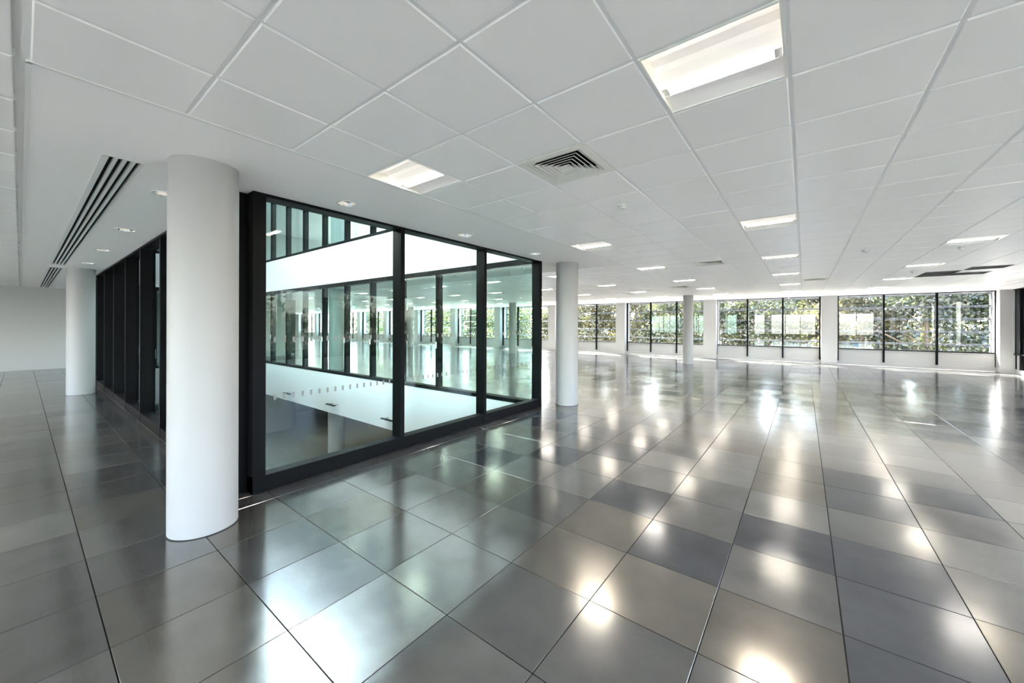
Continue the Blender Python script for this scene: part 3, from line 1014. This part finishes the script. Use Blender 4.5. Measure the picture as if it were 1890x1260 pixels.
gl = ['black slotted ceiling grille adjoining another one', 'black slotted ceiling grille at the wall end of a pair',
      'black slotted ceiling grille set apart towards the end wall', 'black slotted ceiling grille beside the end of the pair']
gproto = None
for k, (x, y) in enumerate(GRILLE):
    if gproto is None:
        t = thing('ceiling_grille', (x, y, HC), gl[0], 'air vent', 'black slotted grilles')
        H = .291
        m = MB()
        for s in (-1, 1):
            m.box(-H, H, s * H - .012 if s > 0 else -H, H if s > 0 else -H + .012, -.001, .02)
            m.box(s * H - .012 if s > 0 else -H, H if s > 0 else -H + .012, -H + .012, H - .012, -.001, .02)
        m.build('rim', M['grille'], t, recalc=False)
        for q in range(7):
            yy = -.22 + q * .073
            m = MB()
            m.add([(-H + .012, yy - .012, .0), (H - .012, yy - .012, .0), (H - .012, yy + .016, .035), (-H + .012, yy + .016, .035),
                   (-H + .012, yy - .009, .0), (H - .012, yy - .009, .0), (H - .012, yy + .019, .035), (-H + .012, yy + .019, .035)],
                  [(0, 1, 2, 3), (7, 6, 5, 4), (0, 4, 5, 1), (2, 6, 7, 3)])
            m.build('slat', M['plastic'] if q % 2 else M['grille'], t)
        MB().box(-H, H, -H, H, .10, .11).build('plenum', M['void_and_shade'], t, recalc=False)
        gproto = t
    else:
        copy_tree(gproto, (x, y, HC), gl[k])

# ------------------------------------------------------------------ linear slot diffusers in the soffit
for k, (a, b) in enumerate(SLOTS):
    t = thing('slot_diffuser', ((a + b) / 2, (SLY0 + SLY1) / 2, HC),
              ['long four-slot linear diffuser beside the corner column', 'four-slot linear diffuser in the soffit near the core wall'][k], 'air vent')
    hl = (b - a) / 2; W = (SLY1 - SLY0) / 2
    MB().box(-hl, hl, -W, W, .10, .11).build('plenum', M['void_and_shade'], t, recalc=False)
    m = MB().box(-hl, hl, -W - .012, -W + .028, -.003, .03).box(-hl, hl, W - .012, W + .006, -.003, .03)
    m.box(-hl - .01, -hl + .012, -W, W, -.003, .03).box(hl - .012, hl + .01, -W, W, -.003, .03)
    m.build('border', M['white_metal'], t, recalc=False)
    p0, p1 = -W + .028, W - .012
    pitch = (p1 - p0 + .022) / 4
    for q in range(3):
        y = p0 + pitch * (q + 1) - .022
        MB().box(-hl, hl, y, y + .022, -.002, .028).build('divider', M['white_metal'], t, recalc=False)
    for q in range(4):
        y = p0 + pitch * q
        MB().box(-hl + .012, hl - .012, y, y + pitch - .022, .045, .05).build('slot', M['void_and_shade'], t, recalc=False)

# ------------------------------------------------------------------ downlights
def make_downlight():
    t = thing('downlight', (0, 0, HC), 'small round downlight with faceted chrome reflector in the plaster soffit', 'ceiling light', 'chrome downlights in the soffit')
    MB().lathe([(.092, -.001), (.112, -.001), (.110, -.006), (.094, -.006), (.092, -.001)], 40).build('trim_ring', M['white_metal'], t, smooth=True)
    MB().lathe([(.094, -.003), (.085, .03), (.060, .075), (.030, .10)], 14).build('reflector', M['chrome'], t)
    MB().lathe([(.002, .058), (.018, .064), (.026, .082), (.022, .10)], 16).build('bulb', M['bulb'], t, smooth=True)
    MB().lathe([(.001, .104), (.05, .104)], 16).build('can_top', M['void_and_shade'], t)
    return t


dn = make_downlight()
for k, (x, y) in enumerate(DOWN):
    o = dn if k == 0 else copy_tree(dn, (x, y, HC))
    o.location = (x, y, HC)
    if k < 3: o['label'] = 'chrome downlight in the soffit above the %s bay of the three-bay partition' % ('corner column', 'middle', 'far column')[k]
    elif y < 1: o['label'] = 'chrome downlight in the soffit between slot diffuser and finned partition'
    else: o['label'] = 'chrome downlight in the soffit on the other side of the atrium'

# ------------------------------------------------------------------ detectors, exit signs
def detector(x, y, label, r=.05):
    t = thing('smoke_detector', (x, y, HC), label, 'smoke detector')
    MB().lathe([(r * 1.05, 0), (r * 1.05, -.012), (r * .95, -.018)], 28, close=True).build('base', M['plastic'], t, smooth=True)
    MB().lathe([(r * .72, -.018), (r * .72, -.034), (r * .80, -.036), (r * .74, -.046), (r * .3, -.052)], 28, close=True).build('head', M['plastic'], t, smooth=True)


detector(CX + .3, CY + 3.3, 'small round detector on the tiles between two air diffusers', .045)
detector(CX + 2.7, CY + 8.1, 'larger round smoke detector on the tiles towards the far corner', .055)
detector(2.045, 9.3, 'tiny round sensor next to a luminaire near the end wall', .035)
detector(2.045, 12.75, 'tiny round sensor next to a luminaire by the black grilles', .035)
detector(-.55, 20.9, 'small round sensor on the plaster margin over the far windows', .045)
detector(-8.72, 20.9, 'small round sensor on the plaster margin beyond the partition', .045)


def exit_sign(x, y, z, zc, label):
    t = thing('exit_sign', (x, y, z), label, 'exit sign')
    bevel(MB().box(-.19, .19, -.015, .015, 0, .18).build('sign_box', M['sign_green'], t), .004)
    m = MB()
    m.box(-.15, -.02, -.0165, -.0152, .03, .15).box(.03, .16, -.0165, -.0152, .075, .105)
    m.add([(.16, -.0165, .04), (.16, -.0165, .14), (.185, -.0165, .09)], [(0, 1, 2)])
    m.build('pictogram', M['sign_white'], t, recalc=False)
    for u in (-.12, .12): MB().box(u - .004, u + .004, -.004, .004, .18, zc - z).build('hanger', M['plastic'], t)


exit_sign(-19.0, 10.7, 2.50, HC, 'green exit sign hanging behind the glazed screen across the atrium')
exit_sign(-15.9, 9.0, 5.65, ZUP + 2.93, 'green exit sign hanging in the upper storey across the atrium')

# ------------------------------------------------------------------ outdoors
struct(MB().box(-120, 80, -40, 160, ZLOW - 1.0, ZLOW - .35).build('ground', M['grass']), 'grass outside the building')
struct(MB().box(-62, 18, -24, 35, ZLOW - .36, ZLOW - .32).build('paving', M['paving']), 'pale paving added round the building to bounce light inside')  # pale ground added to bounce sunlight up to the ceilings
struct(MB().box(-120, 80, 36, 44, ZLOW - .36, ZLOW - .33).build('road', M['asphalt']), 'grey road beyond the trees')


def tree(x, y, h, r, nleaf, mat, seed, label, group, leaf=.10):
    R = np.random.default_rng(seed)
    t = thing('leafy_tree', (x, y, ZLOW - .35), label, 'tree', group)
    m = MB()
    prof = [(.20, 0), (.15, h * .25), (.11, h * .5), (.03, h * .9)]
    m.lathe(prof, 9)
    tips = []
    for k in range(9):
        a = k * 2.4 + R.uniform(-.3, .3); z0 = h * R.uniform(.22, .7)
        L = r * R.uniform(.6, .95)
        q = (L * math.cos(a), L * math.sin(a), z0 + L * R.uniform(.35, .8))
        m.bar((0, 0, z0), q, .06)
        tips.append(q)
    m.build('trunk', M['bark'], t)
    # clumps of leaves
    nc = 46
    cl = []
    for k in range(nc):
        u = R.normal(size=3); u /= np.linalg.norm(u)
        rad = R.uniform(.25, 1) ** .5
        cl.append((u[0] * r * rad, u[1] * r * rad, h * .58 + u[2] * h * .40 * rad))
    cl = np.array(cl)
    idx = R.integers(0, nc, nleaf)
    c = cl[idx] + R.normal(size=(nleaf, 3)) * np.array([.34, .34, .28]) * r / 2.2
    n = R.normal(size=(nleaf, 3)); n /= np.linalg.norm(n, axis=1)[:, None]
    s = np.cross(n, R.normal(size=(nleaf, 3))); s /= np.linalg.norm(s, axis=1)[:, None]
    w = np.cross(n, s)
    sz = leaf * R.uniform(.6, 1.3, nleaf)[:, None]
    p = np.stack([c - s * sz, c - w * sz * .55, c + s * sz, c + w * sz * .55], 1).reshape(-1, 3)
    me = bpy.data.meshes.new('foliage')
    me.vertices.add(len(p)); me.vertices.foreach_set('co', p.ravel())
    me.loops.add(nleaf * 4); me.loops.foreach_set('vertex_index', np.arange(nleaf * 4))
    me.polygons.add(nleaf)
    me.polygons.foreach_set('loop_start', np.arange(nleaf) * 4)
    me.update(calc_edges=True); me.validate()
    me.materials.append(mat)
    fo = link(bpy.data.objects.new('foliage', me), t)
    fo['kind'] = 'stuff'
    return t


tl = {'leaf_a': 'mid green leafy tree outside the far windows', 'leaf_b': 'yellow green sunlit tree outside the far windows',
      'leaf_c': 'dark green tree outside the far windows'}
tspots = [(4.9, 27.4, 9.8, 2.5, 'leaf_c'), (2.6, 28.6, 10.0, 2.1, 'leaf_b'), (7.6, 28.4, 10.2, 2.6, 'leaf_a'), (.6, 31.5, 9.2, 1.5, 'leaf_b'),
          (-2.3, 28.2, 10.4, 1.9, 'leaf_a'), (-4.6, 30.4, 10.8, 2.4, 'leaf_c'), (-7.6, 28.0, 9.2, 2.2, 'leaf_a'), (-10.5, 29.2, 9.8, 2.6, 'leaf_b'),
          (-13.6, 28.0, 9.4, 2.3, 'leaf_b'), (-17.2, 29.0, 10.0, 2.6, 'leaf_a'), (-23.5, 30.0, 9.4, 2.6, 'leaf_b'), (-28.5, 29.0, 9.8, 2.6, 'leaf_a'),
          (-36.0, 29.5, 9.8, 2.7, 'leaf_b'), (-43.5, 29.0, 9.8, 2.7, 'leaf_a'), (-49.5, 30.0, 9.6, 2.6, 'leaf_b')]
for k, (x, y, h, r, mt) in enumerate(tspots):
    near = x > -20
    tree(x, y, h, r, 26000 if near else 8000, M[mt], 100 + k, tl[mt], 'trees outside the far windows', .085 if near else .12)
for k, (x, y) in enumerate([(13, 19), (14, 13), (13.5, 6.5), (14.5, 0)]):
    tree(x, y, 8.6, 2.7, 6000, M['leaf_a'], 300 + k, 'green tree outside the end wall windows', 'trees outside the end wall', .12)


for k in range(11):
    tree(-62 + 8.6 * k, 47 + (k % 3) * 1.5, 13 + (k % 4), 3.7, 5000, M[('leaf_a', 'leaf_c', 'leaf_b')[k % 3]], 500 + k,
         'tall tree in the row beyond the road', 'tall trees beyond the road', .30)


def building(x0, x1, y, h, label, roof=True):
    t = thing('distant_building', (x0, y, ZLOW - .35), label, 'building')
    w = x1 - x0
    MB().box(0, w, 0, 10, 0, h).build('wall_block', M['render_white'], t)
    m = MB()
    m.add([(-.5, -.5, h), (w + .5, -.5, h), (w + .5, 10.5, h), (-.5, 10.5, h), (-.5, 5, h + 1.6), (w + .5, 5, h + 1.6)],
          [(3, 2, 1, 0), (0, 1, 5, 4), (2, 3, 4, 5), (0, 4, 3), (1, 2, 5)])
    m.build('roof', M['roof_grey'], t)
    n = int(w / 3)
    for k in range(n):
        for z in (h * .25, h * .65):
            a = 1 + k * (w - 2) / n
            f_ = MB().box(a, a + 1.6, -.06, 0, z - .7, z + .6).build('window_frame', M['white_metal'], t)
            MB().box(a + .1, a + 1.5, -.08, -.06, z - .6, z + .5).build('pane', M['dark_glass'], f_)


building(-6, 8, 58, 6.0, 'low white building with grey roof beyond the road')
building(-34, -14, 62, 6.5, 'long white building with grey roof far behind the trees')


def hedge(x0, x1, y, z0, h, seed):
    R = np.random.default_rng(seed)
    n = int((x1 - x0) * 1500)
    c = np.c_[R.uniform(x0, x1, n), y + R.normal(size=n) * .5, z0 + R.uniform(0, 1, n) ** .8 * h * (1 + .12 * np.sin(R.uniform(x0, x1, n)))]
    nn = R.normal(size=(n, 3)); nn /= np.linalg.norm(nn, axis=1)[:, None]
    s = np.cross(nn, R.normal(size=(n, 3))); s /= np.linalg.norm(s, axis=1)[:, None]
    w = np.cross(nn, s)
    sz = .13 * R.uniform(.6, 1.3, n)[:, None]
    p = np.stack([c - s * sz, c - w * sz * .6, c + s * sz, c + w * sz * .6], 1).reshape(-1, 3)
    me = bpy.data.meshes.new('hedge')
    me.from_pydata(p.tolist(), [], np.arange(n * 4).reshape(-1, 4).tolist())
    me.materials.append(M['hedge'])
    o = link(bpy.data.objects.new('hedge', me))
    tag(o, 'long dark hedge beyond the trees outside the far windows', 'hedge', kind='stuff')


hedge(-30, 14, 34.5, ZLOW - .35, 4.0, 5)
